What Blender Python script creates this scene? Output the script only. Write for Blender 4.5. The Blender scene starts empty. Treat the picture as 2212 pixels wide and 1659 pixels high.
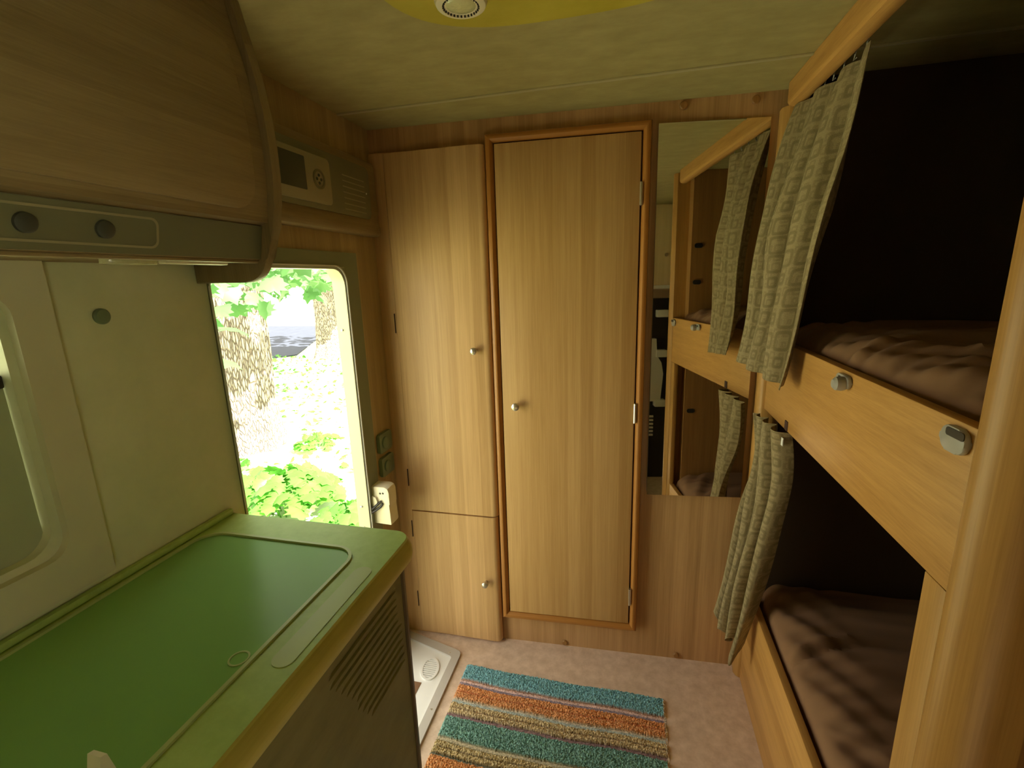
import bpy, bmesh, math, random
from mathutils import Vector, Matrix
SC = bpy.context.scene
COL = SC.collection
# ------------------------------------------------------------------ camera, light, exposure
# room frame: x to the right, y towards the back wall, turned a little against the back wall
A = 0.052
CA, SA = math.cos(A), math.sin(A)
def TW(p):                       # room frame -> world
    return Vector((p[0]*CA + p[1]*SA, -p[0]*SA + p[1]*CA, p[2]))

cd = bpy.data.cameras.new('camera')
cam = bpy.data.objects.new('camera', cd); COL.objects.link(cam)
YAW, PITCH, ROLL = -0.1958, -0.2215, -0.0307
fw = Vector((math.sin(YAW)*math.cos(PITCH), math.cos(YAW)*math.cos(PITCH), math.sin(PITCH)))
r0 = Vector((math.cos(YAW), -math.sin(YAW), 0)); u0 = r0.cross(fw)
rr = r0*math.cos(ROLL) + u0*math.sin(ROLL); uu = -r0*math.sin(ROLL) + u0*math.cos(ROLL)
cam.matrix_world = Matrix(((rr.x, uu.x, -fw.x, 0.0), (rr.y, uu.y, -fw.y, -1.618), (rr.z, uu.z, -fw.z, 1.4478), (0, 0, 0, 1)))
cd.sensor_width = 36; cd.lens = 1015.0/2212*36; cd.clip_start = 0.02
SC.camera = cam

w = bpy.data.worlds.new('sky'); SC.world = w; w.use_nodes = True
WN = w.node_tree.nodes; WN['Background'].inputs[0].default_value = (1.0, 0.95, 0.80, 1); WN['Background'].inputs[1].default_value = 4.0

sd = bpy.data.lights.new('sun', 'SUN'); sd.energy = 42; sd.angle = 0.01; sd.color = (1, .95, .82)
sun = bpy.data.objects.new('sun', sd); COL.objects.link(sun)
sdir = TW((.70, -.25, .72))
sun.rotation_euler = sdir.to_track_quat('Z', 'Y').to_euler(); sun.location = (-4, 0, 8)

def portal(c, sx, sy, normal):
    ld = bpy.data.lights.new('daylight_portal', 'AREA'); ld.shape = 'RECTANGLE'; ld.size = sx; ld.size_y = sy
    ld.cycles.is_portal = True
    o = bpy.data.objects.new('daylight_portal', ld); COL.objects.link(o)
    o.location = TW(c); o.rotation_euler = (-TW(normal)).to_track_quat('-Z', 'Y').to_euler() if False else (TW(normal)).to_track_quat('-Z', 'Z').to_euler()
portal((-.86, -.52, .75), .5, 1.5, (1, 0, 0))
portal((-.86, -1.44, 1.25), .62, .42, (1, 0, 0))
portal((-.86, -2.8, 1.25), .4, .3, (1, 0, 0))
portal((1.40, -2.75, 1.2), 1.1, .8, (-1, 0, 0))

SC.view_settings.view_transform = 'Standard'; SC.view_settings.look = 'None'
SC.view_settings.gamma = 1; SC.view_settings.use_curve_mapping = False
SC.view_settings.exposure = 0.1
SC.cycles.max_bounces = 10; SC.cycles.diffuse_bounces = 6; SC.cycles.glossy_bounces = 5
SC.cycles.sample_clamp_indirect = 6

# ------------------------------------------------------------------ materials
def new_mat(name):
    m = bpy.data.materials.new(name); m.use_nodes = True
    return m, m.node_tree.nodes, m.node_tree.links, m.node_tree.nodes['Principled BSDF']
def node(N, t, **k):
    n = N.new(t)
    for a, b in k.items(): setattr(n, a, b)
    return n
def rgb(c): return (c[0], c[1], c[2], 1)
def plain(name, c, rough=.5, metal=0, spec=None, bump=0, bscale=200, var=0.06, coat=0):
    m, N, L, B = new_mat(name)
    B.inputs['Roughness'].default_value = rough; B.inputs['Metallic'].default_value = metal
    if spec is not None: B.inputs['Specular IOR Level'].default_value = spec
    if coat: B.inputs['Coat Weight'].default_value = coat; B.inputs['Coat Roughness'].default_value = .08
    tc = node(N, 'ShaderNodeTexCoord'); nz = node(N, 'ShaderNodeTexNoise'); nz.inputs['Scale'].default_value = 9; nz.inputs['Detail'].default_value = 5
    L.new(tc.outputs['Object'], nz.inputs['Vector'])
    mr = node(N, 'ShaderNodeMix', data_type='RGBA')
    mr.inputs[6].default_value = rgb([v*(1-var) for v in c]); mr.inputs[7].default_value = rgb([min(1, v*(1+var)) for v in c])
    L.new(nz.outputs[0], mr.inputs[0]); L.new(mr.outputs[2], B.inputs['Base Color'])
    if bump:
        n2 = node(N, 'ShaderNodeTexNoise'); n2.inputs['Scale'].default_value = bscale; n2.inputs['Detail'].default_value = 3
        L.new(tc.outputs['Object'], n2.inputs['Vector'])
        b = node(N, 'ShaderNodeBump'); b.inputs['Strength'].default_value = bump; b.inputs['Distance'].default_value = .002
        L.new(n2.outputs[0], b.inputs['Height']); L.new(b.outputs[0], B.inputs['Normal'])
    return m
def wood(name, dark, light, grain='z', strip=.045, across='x', rough=.42, contrast=.5, spec=.35):
    """laminate: fine grain lines along one axis, faint veneer strips side by side"""
    m, N, L, B = new_mat(name)
    B.inputs['Roughness'].default_value = rough; B.inputs['Specular IOR Level'].default_value = spec
    tc = node(N, 'ShaderNodeTexCoord'); 
    def stretched(sa, sb, det):
        mp = node(N, 'ShaderNodeMapping'); s = [sb, sb, sb]; s['xyz'.index(grain)] = sa
        mp.inputs['Scale'].default_value = s; L.new(tc.outputs['Object'], mp.inputs[0])
        nz = node(N, 'ShaderNodeTexNoise'); nz.inputs['Scale'].default_value = 1; nz.inputs['Detail'].default_value = det; nz.inputs['Roughness'].default_value = .65
        L.new(mp.outputs[0], nz.inputs['Vector']); return nz
    fine = stretched(6, 330, 3); mid = stretched(1.2, 45, 3)
    sep = node(N, 'ShaderNodeSeparateXYZ'); L.new(tc.outputs['Object'], sep.inputs[0])
    dv = node(N, 'ShaderNodeMath', operation='DIVIDE'); dv.inputs[1].default_value = strip
    L.new(sep.outputs['XYZ'.index(across.upper())], dv.inputs[0])
    fl = node(N, 'ShaderNodeMath', operation='FLOOR'); L.new(dv.outputs[0], fl.inputs[0])
    wn = node(N, 'ShaderNodeTexWhiteNoise', noise_dimensions='1D'); L.new(fl.outputs[0], wn.inputs['W'])
    a = node(N, 'ShaderNodeMath', operation='MULTIPLY_ADD'); a.inputs[1].default_value = .55; a.inputs[2].default_value = -.05; L.new(mid.outputs[0], a.inputs[0])
    b = node(N, 'ShaderNodeMath', operation='MULTIPLY_ADD'); b.inputs[1].default_value = .45; L.new(fine.outputs[0], b.inputs[0]); L.new(a.outputs[0], b.inputs[2])
    c = node(N, 'ShaderNodeMath', operation='MULTIPLY_ADD'); c.inputs[1].default_value = .22; L.new(wn.outputs['Value'], c.inputs[0]); L.new(b.outputs[0], c.inputs[2])
    rm = node(N, 'ShaderNodeMapRange'); rm.inputs[1].default_value = .5-contrast*.5+.03; rm.inputs[2].default_value = .5+contrast*.5+.03; L.new(c.outputs[0], rm.inputs[0])
    mx = node(N, 'ShaderNodeMix', data_type='RGBA'); mx.inputs[6].default_value = rgb(dark); mx.inputs[7].default_value = rgb(light)
    L.new(rm.outputs[0], mx.inputs[0]); L.new(mx.outputs[2], B.inputs['Base Color'])
    bp = node(N, 'ShaderNodeBump'); bp.inputs['Strength'].default_value = .12; bp.inputs['Distance'].default_value = .0006
    L.new(fine.outputs[0], bp.inputs['Height']); L.new(bp.outputs[0], B.inputs['Normal'])
    return m
def mottled(name, c1, c2, scale=14, rough=.6, bump=.05, speck=0, stretch=(1, 1, 1)):
    m, N, L, B = new_mat(name); B.inputs['Roughness'].default_value = rough; B.inputs['Specular IOR Level'].default_value = .3
    tc = node(N, 'ShaderNodeTexCoord'); mp = node(N, 'ShaderNodeMapping'); mp.inputs['Scale'].default_value = stretch
    L.new(tc.outputs['Object'], mp.inputs[0])
    n1 = node(N, 'ShaderNodeTexNoise'); n1.inputs['Scale'].default_value = scale; n1.inputs['Detail'].default_value = 8; n1.inputs['Roughness'].default_value = .65
    L.new(mp.outputs[0], n1.inputs['Vector'])
    rm = node(N, 'ShaderNodeMapRange'); rm.inputs[1].default_value = .33; rm.inputs[2].default_value = .67; L.new(n1.outputs[0], rm.inputs[0])
    mx = node(N, 'ShaderNodeMix', data_type='RGBA'); mx.inputs[6].default_value = rgb(c1); mx.inputs[7].default_value = rgb(c2)
    L.new(rm.outputs[0], mx.inputs[0]); L.new(mx.outputs[2], B.inputs['Base Color'])
    if bump:
        n2 = node(N, 'ShaderNodeTexNoise'); n2.inputs['Scale'].default_value = 160; L.new(tc.outputs['Object'], n2.inputs['Vector'])
        bp = node(N, 'ShaderNodeBump'); bp.inputs['Strength'].default_value = bump; bp.inputs['Distance'].default_value = .002
        L.new(n2.outputs[0], bp.inputs['Height']); L.new(bp.outputs[0], B.inputs['Normal'])
    return m

M = {}
M['wood_v'] = wood('pear_wood_laminate', (.34, .19, .075), (.58, .36, .17))
M['wood_vy'] = wood('pear_wood_laminate_side', (.30, .215, .09), (.48, .36, .165), across='y')
M['wood_door'] = wood('bathroom_door_laminate', (.40, .225, .075), (.62, .40, .17))
M['wood_cab'] = wood('cabinet_door_laminate', (.44, .26, .10), (.68, .44, .21), strip=.034)
M['wood_bunk'] = wood('bunk_board_wood', (.36, .175, .04), (.60, .335, .10), grain='y', across='z', strip=.05)
M['wood_bunk_v'] = wood('bunk_post_wood', (.31, .15, .034), (.52, .29, .085), across='y', strip=.05)
M['wood_panel'] = wood('bunk_end_panel_wood', (.23, .11, .03), (.38, .20, .065), across='x', strip=.06)
M['pale_wood'] = wood('pale_cupboard_wood', (.66, .50, .28), (.84, .68, .42))
M['frame'] = wood('orange_brown_frame_wood', (.31, .125, .022), (.44, .20, .048), rough=.35, contrast=.8)
M['frame_h'] = wood('orange_brown_frame_wood_across', (.31, .125, .022), (.44, .20, .048), grain='x', across='z', rough=.35, contrast=.8)
M['overhead'] = wood('overhead_cabinet_wood', (.21, .15, .07), (.35, .262, .132), grain='y', across='z', strip=.06, rough=.5)
M['overhead_v'] = wood('overhead_frame_wood', (.19, .145, .065), (.30, .235, .12), grain='z', across='x', strip=.06, rough=.5)
M['wall'] = mottled('beige_wall_laminate', (.60, .62, .38), (.70, .70, .45), scale=6, rough=.55, bump=.03)  # raised and greened to carry the lens-flare veil on the left wall
M['ceiling'] = mottled('mottled_ceiling_board', (.33, .285, .12), (.41, .36, .16), scale=11, rough=.7, stretch=(1, 2, 1))
M['trimc'] = plain('ceiling_joint_strip', (.42, .38, .21), .5)
M['lamp_board'] = mottled('yellow_lamp_board', (.42, .35, .035), (.52, .44, .06), scale=8, rough=.5, bump=0)
M['floor'] = mottled('pinkish_beige_vinyl_floor', (.60, .45, .34), (.78, .62, .50), scale=30, rough=.5)
M['dark_in'] = plain('bunk_lining_shade', (.055, .033, .015), .9)  # near-black colour stands in for the shade inside the bunks
M['sheet'] = plain('brown_mattress_cover', (.24, .130, .065), .95, bump=.15, bscale=260)
M['white'] = plain('white_plastic', (.80, .80, .77), .35, var=.02)
M['grey_frame'] = plain('grey_tray_frame', (.50, .47, .43), .5)
M['cream'] = plain('cream_plastic', (.78, .72, .52), .4, var=.03)
M['grey'] = plain('grey_plastic', (.36, .35, .32), .35, var=.03)
M['greenish'] = plain('grey_green_plastic', (.17, .23, .13), .45, var=.04)
M['darkgreen'] = plain('dark_door_surround', (.22, .25, .15), .5)  # green cast of the lens flare mixed into the grey trim
M['metal'] = plain('brushed_nickel', (.62, .58, .48), .28, metal=.9, var=.03)
M['steel'] = plain('bright_steel', (.65, .62, .55), .3, metal=.9)
M['blind'] = plain('pleated_blind', (.42, .45, .26), .8)
M['winframe'] = plain('beige_window_frame', (.62, .59, .39), .5)
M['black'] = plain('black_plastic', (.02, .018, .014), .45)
M['darkhole'] = plain('dark_recess', (.05, .018, .012), .8)
M['alu'] = plain('cream_door_frame', (.42, .42, .29), .35)
M['counter'] = mottled('worktop_flare_green', (.37, .52, .14), (.44, .60, .18), scale=40, rough=.4, bump=.02)  # green of the lens-flare veil put into the worktop colour
M['band'] = wood('edge_band_flare_tint', (.42, .37, .07), (.56, .49, .12), grain='y', across='z', rough=.35)  # yellow-olive of the lens flare mixed into the band colour
M['front'] = mottled('kitchen_front_laminate', (.19, .18, .065), (.26, .245, .10), scale=9, rough=.4, bump=.02, stretch=(1, 1, 3))  # brown front turned olive with the same flare tint
M['front_edge'] = plain('kitchen_edge_profile', (.10, .075, .045), .35)
M['lid'] = plain('glass_lid_flare_green', (.25, .49, .15), .25, spec=.10, var=.03)  # dark glass, greened and brightened by painted-in flare haze
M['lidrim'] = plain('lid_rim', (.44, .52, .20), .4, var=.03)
M['hood'] = plain('grey_hood_panel', (.175, .18, .105), .3, var=.05)
M['hood_dark'] = plain('hood_knob', (.055, .06, .045), .5)
M['panel_grey'] = plain('control_panel_dark', (.19, .185, .10), .45)
M['panel_light'] = plain('control_panel_light', (.34, .31, .19), .4)
M['screen'] = plain('control_screen', (.07, .08, .055), .2)
M['mirror'] = plain('mirror_silvering', (.80, .78, .70), .015, metal=1, var=0)
M['mirror_edge'] = plain('mirror_edge', (.10, .10, .07), .3)
M['lens'] = plain('lamp_lens', (.60, .60, .34), .15, spec=.7, bump=.8, bscale=90)
def glass(name, tint=(1, 1, 1)):
    m, N, L, B = new_mat(name); out = N['Material Output']; N.remove(B)
    t = node(N, 'ShaderNodeBsdfTransparent'); t.inputs[0].default_value = rgb(tint)
    g = node(N, 'ShaderNodeBsdfGlossy'); g.inputs['Roughness'].default_value = .02
    f = node(N, 'ShaderNodeFresnel'); f.inputs[0].default_value = 1.35
    mx = node(N, 'ShaderNodeMixShader'); L.new(f.outputs[0], mx.inputs[0]); L.new(t.outputs[0], mx.inputs[1]); L.new(g.outputs[0], mx.inputs[2]); L.new(mx.outputs[0], out.inputs[0])
    return m
M['glass'] = glass('window_glass', (.93, .95, .92))
def curtain_mat():
    m, N, L, B = new_mat('patterned_curtain_fabric'); B.inputs['Roughness'].default_value = .95; B.inputs['Specular IOR Level'].default_value = .1
    uv = node(N, 'ShaderNodeUVMap')
    def cells(size, off, hs, thick, seed):
        mp = node(N, 'ShaderNodeMapping'); mp.inputs['Location'].default_value = off; mp.inputs['Scale'].default_value = (1/size, 1/size, 1)
        L.new(uv.outputs[0], mp.inputs[0]); sp = node(N, 'ShaderNodeSeparateXYZ'); L.new(mp.outputs[0], sp.inputs[0])
        fx = []; fl = []
        for i in (0, 1):
            f = node(N, 'ShaderNodeMath', operation='FRACT'); L.new(sp.outputs[i], f.inputs[0])
            s = node(N, 'ShaderNodeMath', operation='SUBTRACT'); s.inputs[1].default_value = .5; L.new(f.outputs[0], s.inputs[0])
            a = node(N, 'ShaderNodeMath', operation='ABSOLUTE'); L.new(s.outputs[0], a.inputs[0]); fx.append(a)
            q = node(N, 'ShaderNodeMath', operation='FLOOR'); L.new(sp.outputs[i], q.inputs[0]); fl.append(q)
        p3 = []
        for a in fx:
            p = node(N, 'ShaderNodeMath', operation='POWER'); p.inputs[1].default_value = 5; L.new(a.outputs[0], p.inputs[0]); p3.append(p)
        ad = node(N, 'ShaderNodeMath', operation='ADD'); L.new(p3[0].outputs[0], ad.inputs[0]); L.new(p3[1].outputs[0], ad.inputs[1])
        d = node(N, 'ShaderNodeMath', operation='POWER'); d.inputs[1].default_value = .2; L.new(ad.outputs[0], d.inputs[0])
        cb = node(N, 'ShaderNodeCombineXYZ'); L.new(fl[0].outputs[0], cb.inputs[0]); L.new(fl[1].outputs[0], cb.inputs[1]); cb.inputs[2].default_value = seed
        wn = node(N, 'ShaderNodeTexWhiteNoise', noise_dimensions='3D'); L.new(cb.outputs[0], wn.inputs['Vector'])
        h = node(N, 'ShaderNodeMath', operation='MULTIPLY_ADD'); h.inputs[1].default_value = .24; h.inputs[2].default_value = hs-.05; L.new(wn.outputs['Value'], h.inputs[0])
        e = node(N, 'ShaderNodeMath', operation='SUBTRACT'); L.new(d.outputs[0], e.inputs[0]); L.new(h.outputs[0], e.inputs[1])
        ea = node(N, 'ShaderNodeMath', operation='ABSOLUTE'); L.new(e.outputs[0], ea.inputs[0])
        r = node(N, 'ShaderNodeMapRange'); r.inputs[1].default_value = thick*.6; r.inputs[2].default_value = thick*1.3; r.inputs[3].default_value = 1; r.inputs[4].default_value = 0
        L.new(ea.outputs[0], r.inputs[0]); return r
    c1 = cells(.050, (0, 0, 0), .24, .085, 1); c2 = cells(.025, (.3, .2, 0), .18, .11, 5)
    mxx = node(N, 'ShaderNodeMath', operation='MAXIMUM'); 
    m2 = node(N, 'ShaderNodeMath', operation='MULTIPLY'); m2.inputs[1].default_value = .55; L.new(c2.outputs[0], m2.inputs[0])
    L.new(c1.outputs[0], mxx.inputs[0]); L.new(m2.outputs[0], mxx.inputs[1])
    nz = node(N, 'ShaderNodeTexNoise'); nz.inputs['Scale'].default_value = 500; L.new(uv.outputs[0], nz.inputs['Vector'])
    mx = node(N, 'ShaderNodeMix', data_type='RGBA'); mx.inputs[6].default_value = rgb((.33, .265, .15)); mx.inputs[7].default_value = rgb((.225, .178, .095))
    L.new(mxx.outputs[0], mx.inputs[0])
    mz = node(N, 'ShaderNodeMix', data_type='RGBA', blend_type='MULTIPLY'); mz.inputs[0].default_value = .5
    cr = node(N, 'ShaderNodeMapRange'); cr.inputs[1].default_value = .3; cr.inputs[2].default_value = .7; cr.inputs[3].default_value = .6; cr.inputs[4].default_value = 1.2; L.new(nz.outputs[0], cr.inputs[0])
    L.new(mx.outputs[2], mz.inputs[6]); L.new(cr.outputs[0], mz.inputs[7]); L.new(mz.outputs[2], B.inputs['Base Color'])
    bp = node(N, 'ShaderNodeBump'); bp.inputs['Strength'].default_value = .3; bp.inputs['Distance'].default_value = .001
    L.new(nz.outputs[0], bp.inputs['Height']); L.new(bp.outputs[0], B.inputs['Normal'])
    return m
M['curtain'] = curtain_mat()
def leaf_mat(name, c, c2):
    m, N, L, B = new_mat(name); B.inputs['Roughness'].default_value = .5
    oi = node(N, 'ShaderNodeTexCoord'); nz = node(N, 'ShaderNodeTexNoise'); nz.inputs['Scale'].default_value = 5; L.new(oi.outputs['Object'], nz.inputs[0])
    mx = node(N, 'ShaderNodeMix', data_type='RGBA'); mx.inputs[6].default_value = rgb(c); mx.inputs[7].default_value = rgb(c2); L.new(nz.outputs[0], mx.inputs[0])
    L.new(mx.outputs[2], B.inputs['Base Color'])
    tr = node(N, 'ShaderNodeBsdfTranslucent'); L.new(mx.outputs[2], tr.inputs[0])
    ms = node(N, 'ShaderNodeMixShader'); ms.inputs[0].default_value = .4; L.new(B.outputs[0], ms.inputs[1]); L.new(tr.outputs[0], ms.inputs[2]); L.new(ms.outputs[0], N['Material Output'].inputs[0])
    return m
M['leaf'] = leaf_mat('broad_leaf_green', (.05, .24, .02), (.12, .37, .04))
M['leaf_canopy'] = leaf_mat('canopy_leaf_shade', (.05, .15, .05), (.11, .26, .07))  # lower than the other leaves: canopy shade is in the colour
M['grass'] = mottled('sunlit_lawn', (.50, .58, .26), (.80, .78, .62), scale=5, rough=.9)
M['road'] = mottled('shaded_asphalt', (.030, .036, .055), (.042, .05, .072), scale=3, rough=.85)  # kept dark so the shade on the road sits in its colour
M['kerb'] = plain('pale_paving', (.7, .68, .6), .8)
def bark():
    m, N, L, B = new_mat('rough_bark'); B.inputs['Roughness'].default_value = .95
    tc = node(N, 'ShaderNodeTexCoord'); mp = node(N, 'ShaderNodeMapping'); mp.inputs['Scale'].default_value = (26, 26, 5); L.new(tc.outputs['Object'], mp.inputs[0])
    vo = node(N, 'ShaderNodeTexVoronoi', feature='DISTANCE_TO_EDGE'); vo.inputs['Scale'].default_value = 1.6; L.new(mp.outputs[0], vo.inputs[0])
    rm = node(N, 'ShaderNodeMapRange'); rm.inputs[2].default_value = .16; L.new(vo.outputs[0], rm.inputs[0])
    mx = node(N, 'ShaderNodeMix', data_type='RGBA'); mx.inputs[6].default_value = rgb((.10, .075, .06)); mx.inputs[7].default_value = rgb((.40, .34, .28)); L.new(rm.outputs[0], mx.inputs[0])
    L.new(mx.outputs[2], B.inputs['Base Color'])
    bp = node(N, 'ShaderNodeBump'); bp.inputs['Strength'].default_value = .9; bp.inputs['Distance'].default_value = .03; L.new(rm.outputs[0], bp.inputs['Height']); L.new(bp.outputs[0], B.inputs['Normal'])
    return m
M['bark'] = bark()
def mat_rug():
    m, N, L, B = new_mat('striped_cotton_mat'); B.inputs['Roughness'].default_value = .95; B.inputs['Specular IOR Level'].default_value = .1
    at = node(N, 'ShaderNodeAttribute', attribute_name='stripe')
    tc = node(N, 'ShaderNodeTexCoord'); nz = node(N, 'ShaderNodeTexNoise'); nz.inputs['Scale'].default_value = 230; nz.inputs['Detail'].default_value = 2; L.new(tc.outputs['Object'], nz.inputs[0])
    cr = node(N, 'ShaderNodeMapRange'); cr.inputs[1].default_value = .3; cr.inputs[2].default_value = .7; cr.inputs[3].default_value = .5; cr.inputs[4].default_value = 1.45; L.new(nz.outputs[0], cr.inputs[0])
    mz = node(N, 'ShaderNodeMix', data_type='RGBA', blend_type='MULTIPLY'); mz.inputs[0].default_value = 1
    gm = node(N, 'ShaderNodeGamma'); gm.inputs[1].default_value = .78; L.new(at.outputs['Color'], gm.inputs[0]); L.new(gm.outputs[0], mz.inputs[6]); L.new(cr.outputs[0], mz.inputs[7]); L.new(mz.outputs[2], B.inputs['Base Color'])
    return m
M['rug'] = mat_rug()

# ------------------------------------------------------------------ mesh helpers
class MB:
    """collects shapes given in the room frame (or in world axes) into one mesh"""
    def __init__(s, frame='R'): s.bm = bmesh.new(); s.frame = frame
    def _add(s, verts, faces):
        vs = [s.bm.verts.new(v) for v in verts]; fs = []
        for f in faces:
            try: fs.append(s.bm.faces.new([vs[i] for i in f]))
            except ValueError: pass
        return vs, fs
    def box(s, x0, x1, y0, y1, z0, z1, bev=0, seg=2):
        v = [(x, y, z) for x in (x0, x1) for y in (y0, y1) for z in (z0, z1)]
        vs, fs = s._add(v, [(0, 1, 3, 2), (4, 6, 7, 5), (0, 4, 5, 1), (2, 3, 7, 6), (0, 2, 6, 4), (1, 5, 7, 3)])
        if bev:
            es = {e for f in fs for e in f.edges}
            bmesh.ops.bevel(s.bm, geom=list(es), offset=bev, segments=seg, affect='EDGES', profile=.5)
        return s
    def prism(s, prof, axis, a, b, bev=0):
        """profile points in the two axes other than `axis` (in xyz order), swept from a to b"""
        def P(p, t):
            if axis == 'x': return (t, p[0], p[1])
            if axis == 'y': return (p[0], t, p[1])
            return (p[0], p[1], t)
        n = len(prof)
        vs, fs = s._add([P(p, a) for p in prof] + [P(p, b) for p in prof],
                        [tuple(range(n)), tuple(range(2*n-1, n-1, -1))] + [(i, i+n, (i+1) % n+n, (i+1) % n) for i in range(n)])
        if bev:
            es = {e for f in fs[:2] for e in f.edges}
            bmesh.ops.bevel(s.bm, geom=list(es), offset=bev, segments=2, affect='EDGES', profile=.5)
        return s
    def ring(s, outer, inner, axis, a, b):
        def P(p, t):
            if axis == 'x': return (t, p[0], p[1])
            if axis == 'y': return (p[0], t, p[1])
            return (p[0], p[1], t)
        n = len(outer)
        v = [P(p, a) for p in outer] + [P(p, a) for p in inner] + [P(p, b) for p in outer] + [P(p, b) for p in inner]
        f = []
        for i in range(n):
            j = (i+1) % n
            f += [(i, j, n+j, n+i), (2*n+i, 3*n+i, 3*n+j, 2*n+j), (i, 2*n+i, 2*n+j, j), (n+i, n+j, 3*n+j, 3*n+i)]
        s._add(v, f); return s
    def rev(s, prof, c, axis='z', n=24, d=None):
        """lathe: profile (radius, height) about an axis through c"""
        v = []; k = len(prof)
        ax = {'z': (Vector((1, 0, 0)), Vector((0, 1, 0)), Vector((0, 0, 1))), 'x': (Vector((0, 1, 0)), Vector((0, 0, 1)), Vector((1, 0, 0))),
              'y': (Vector((0, 0, 1)), Vector((1, 0, 0)), Vector((0, 1, 0)))}[axis]
        if d is not None:
            q = Vector(d).to_track_quat('Z', 'Y'); ax = (q @ Vector((1, 0, 0)), q @ Vector((0, 1, 0)), q @ Vector((0, 0, 1)))
        c = Vector(c)
        for r, h in prof:
            for i in range(n):
                t = 2*math.pi*i/n; v.append(c + ax[0]*r*math.cos(t) + ax[1]*r*math.sin(t) + ax[2]*h)
        f = [(a*n+i, a*n+(i+1) % n, (a+1)*n+(i+1) % n, (a+1)*n+i) for a in range(k-1) for i in range(n)]
        f += [tuple(range(n-1, -1, -1)), tuple((k-1)*n+i for i in range(n))]
        s._add(v, f); return s
    def tube(s, pts, r, n=8):
        pts = [Vector(p) for p in pts]; v = []
        for i, p in enumerate(pts):
            t = (pts[min(i+1, len(pts)-1)] - pts[max(i-1, 0)]).normalized()
            q = t.to_track_quat('Z', 'Y')
            rad = r[i] if isinstance(r, (list, tuple)) else r
            for k in range(n):
                a = 2*math.pi*k/n; v.append(p + q @ Vector((math.cos(a)*rad, math.sin(a)*rad, 0)))
        m = len(pts)
        s._add(v, [(a*n+i, a*n+(i+1) % n, (a+1)*n+(i+1) % n, (a+1)*n+i) for a in range(m-1) for i in range(n)] + [tuple(range(n-1, -1, -1)), tuple((m-1)*n+i for i in range(n))])
        return s
    def grid(s, fn, nu, nv, thick=None, uvs=None):
        """surface fn(u,v)->point for u,v in 0..1, closed into a slab of given thickness vector or function"""
        P = [[Vector(fn(i/nu, j/nv)) for j in range(nv+1)] for i in range(nu+1)]
        top = [[s.bm.verts.new(p) for p in row] for row in P]
        lay = s.bm.loops.layers.uv.verify() if uvs else None
        def face(q, st):
            f = s.bm.faces.new(q)
            if lay:
                for l, (a, b) in zip(f.loops, st): l[lay].uv = (a*uvs[0], b*uvs[1])
        for i in range(nu):
            for j in range(nv):
                face((top[i][j], top[i+1][j], top[i+1][j+1], top[i][j+1]), ((i/nu, j/nv), ((i+1)/nu, j/nv), ((i+1)/nu, (j+1)/nv), (i/nu, (j+1)/nv)))
        if thick is not None:
            T = thick if callable(thick) else (lambda u, v, t=Vector(thick): t)
            bot = [[s.bm.verts.new(P[i][j] + Vector(T(i/nu, j/nv))) for j in range(nv+1)] for i in range(nu+1)]
            for i in range(nu):
                for j in range(nv):
                    face((bot[i][j+1], bot[i+1][j+1], bot[i+1][j], bot[i][j]), ((i/nu, (j+1)/nv), ((i+1)/nu, (j+1)/nv), ((i+1)/nu, j/nv), (i/nu, j/nv)))
            for i in range(nu):
                for j in (0, nv): face((top[i][j], top[i+1][j], bot[i+1][j], bot[i][j]), ((i/nu, j/nv), ((i+1)/nu, j/nv), ((i+1)/nu, j/nv), (i/nu, j/nv)))
            for j in range(nv):
                for i in (0, nu): face((top[i][j], top[i][j+1], bot[i][j+1], bot[i][j]), ((i/nu, j/nv), (i/nu, (j+1)/nv), (i/nu, (j+1)/nv), (i/nu, j/nv)))
        return s
def rrect(x0, x1, y0, y1, r, n=6):
    pts = []
    for cx, cy, a in ((x1-r, y1-r, 0), (x0+r, y1-r, 90), (x0+r, y0+r, 180), (x1-r, y0+r, 270)):
        for i in range(n+1):
            t = math.radians(a + 90*i/n); pts.append((cx + r*math.cos(t), cy + r*math.sin(t)))
    return pts
def link(name, mb, mat, parent=None, smooth=True, at=None):
    """turn a builder into one object; its origin is its root's base (or `at`, a room-frame point)"""
    bm = mb.bm
    if mb.frame == 'R':
        for v in bm.verts: v.co = TW(v.co)
    bmesh.ops.recalc_face_normals(bm, faces=bm.faces)
    root = parent
    while root is not None and root.parent is not None: root = root.parent
    if root is not None: org = root.location.copy()
    elif at is not None: org = TW(at) if mb.frame == 'R' else Vector(at)
    else:
        lo = [min(v.co[i] for v in bm.verts) for i in range(3)]; hi = [max(v.co[i] for v in bm.verts) for i in range(3)]
        org = Vector(((lo[0]+hi[0])/2, (lo[1]+hi[1])/2, lo[2]))
    for v in bm.verts: v.co -= org
    me = bpy.data.meshes.new(name); bm.to_mesh(me); bm.free()
    me.materials.append(M[mat] if isinstance(mat, str) else mat)
    if smooth:
        for p in me.polygons: p.use_smooth = True
        try: me.set_sharp_from_angle(angle=math.radians(35))
        except Exception: pass
    o = bpy.data.objects.new(name, me); COL.objects.link(o)
    if parent is not None: o.parent = parent
    else: o.location = org
    return o
def tag(o, label=None, cat=None, group=None, kind=None):
    if label: o['label'] = label
    if cat: o['category'] = cat
    if group: o['group'] = group
    if kind: o['kind'] = kind
    return o
def thing(name, label, cat, loc, group=None, frame='R', kind=None):
    o = bpy.data.objects.new(name, None); COL.objects.link(o); o.empty_display_size = .05
    o.location = TW(loc) if frame == 'R' else Vector(loc)
    return tag(o, label, cat, group, kind)
def struct(name, mb, mat, label=None, cat=None, smooth=True):
    o = link(name, mb, mat, smooth=smooth); tag(o, label, cat, kind='structure'); return o

H = 1.95; XL = -.794; XB = .505; XR = 1.36; YN = -3.6
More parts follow.
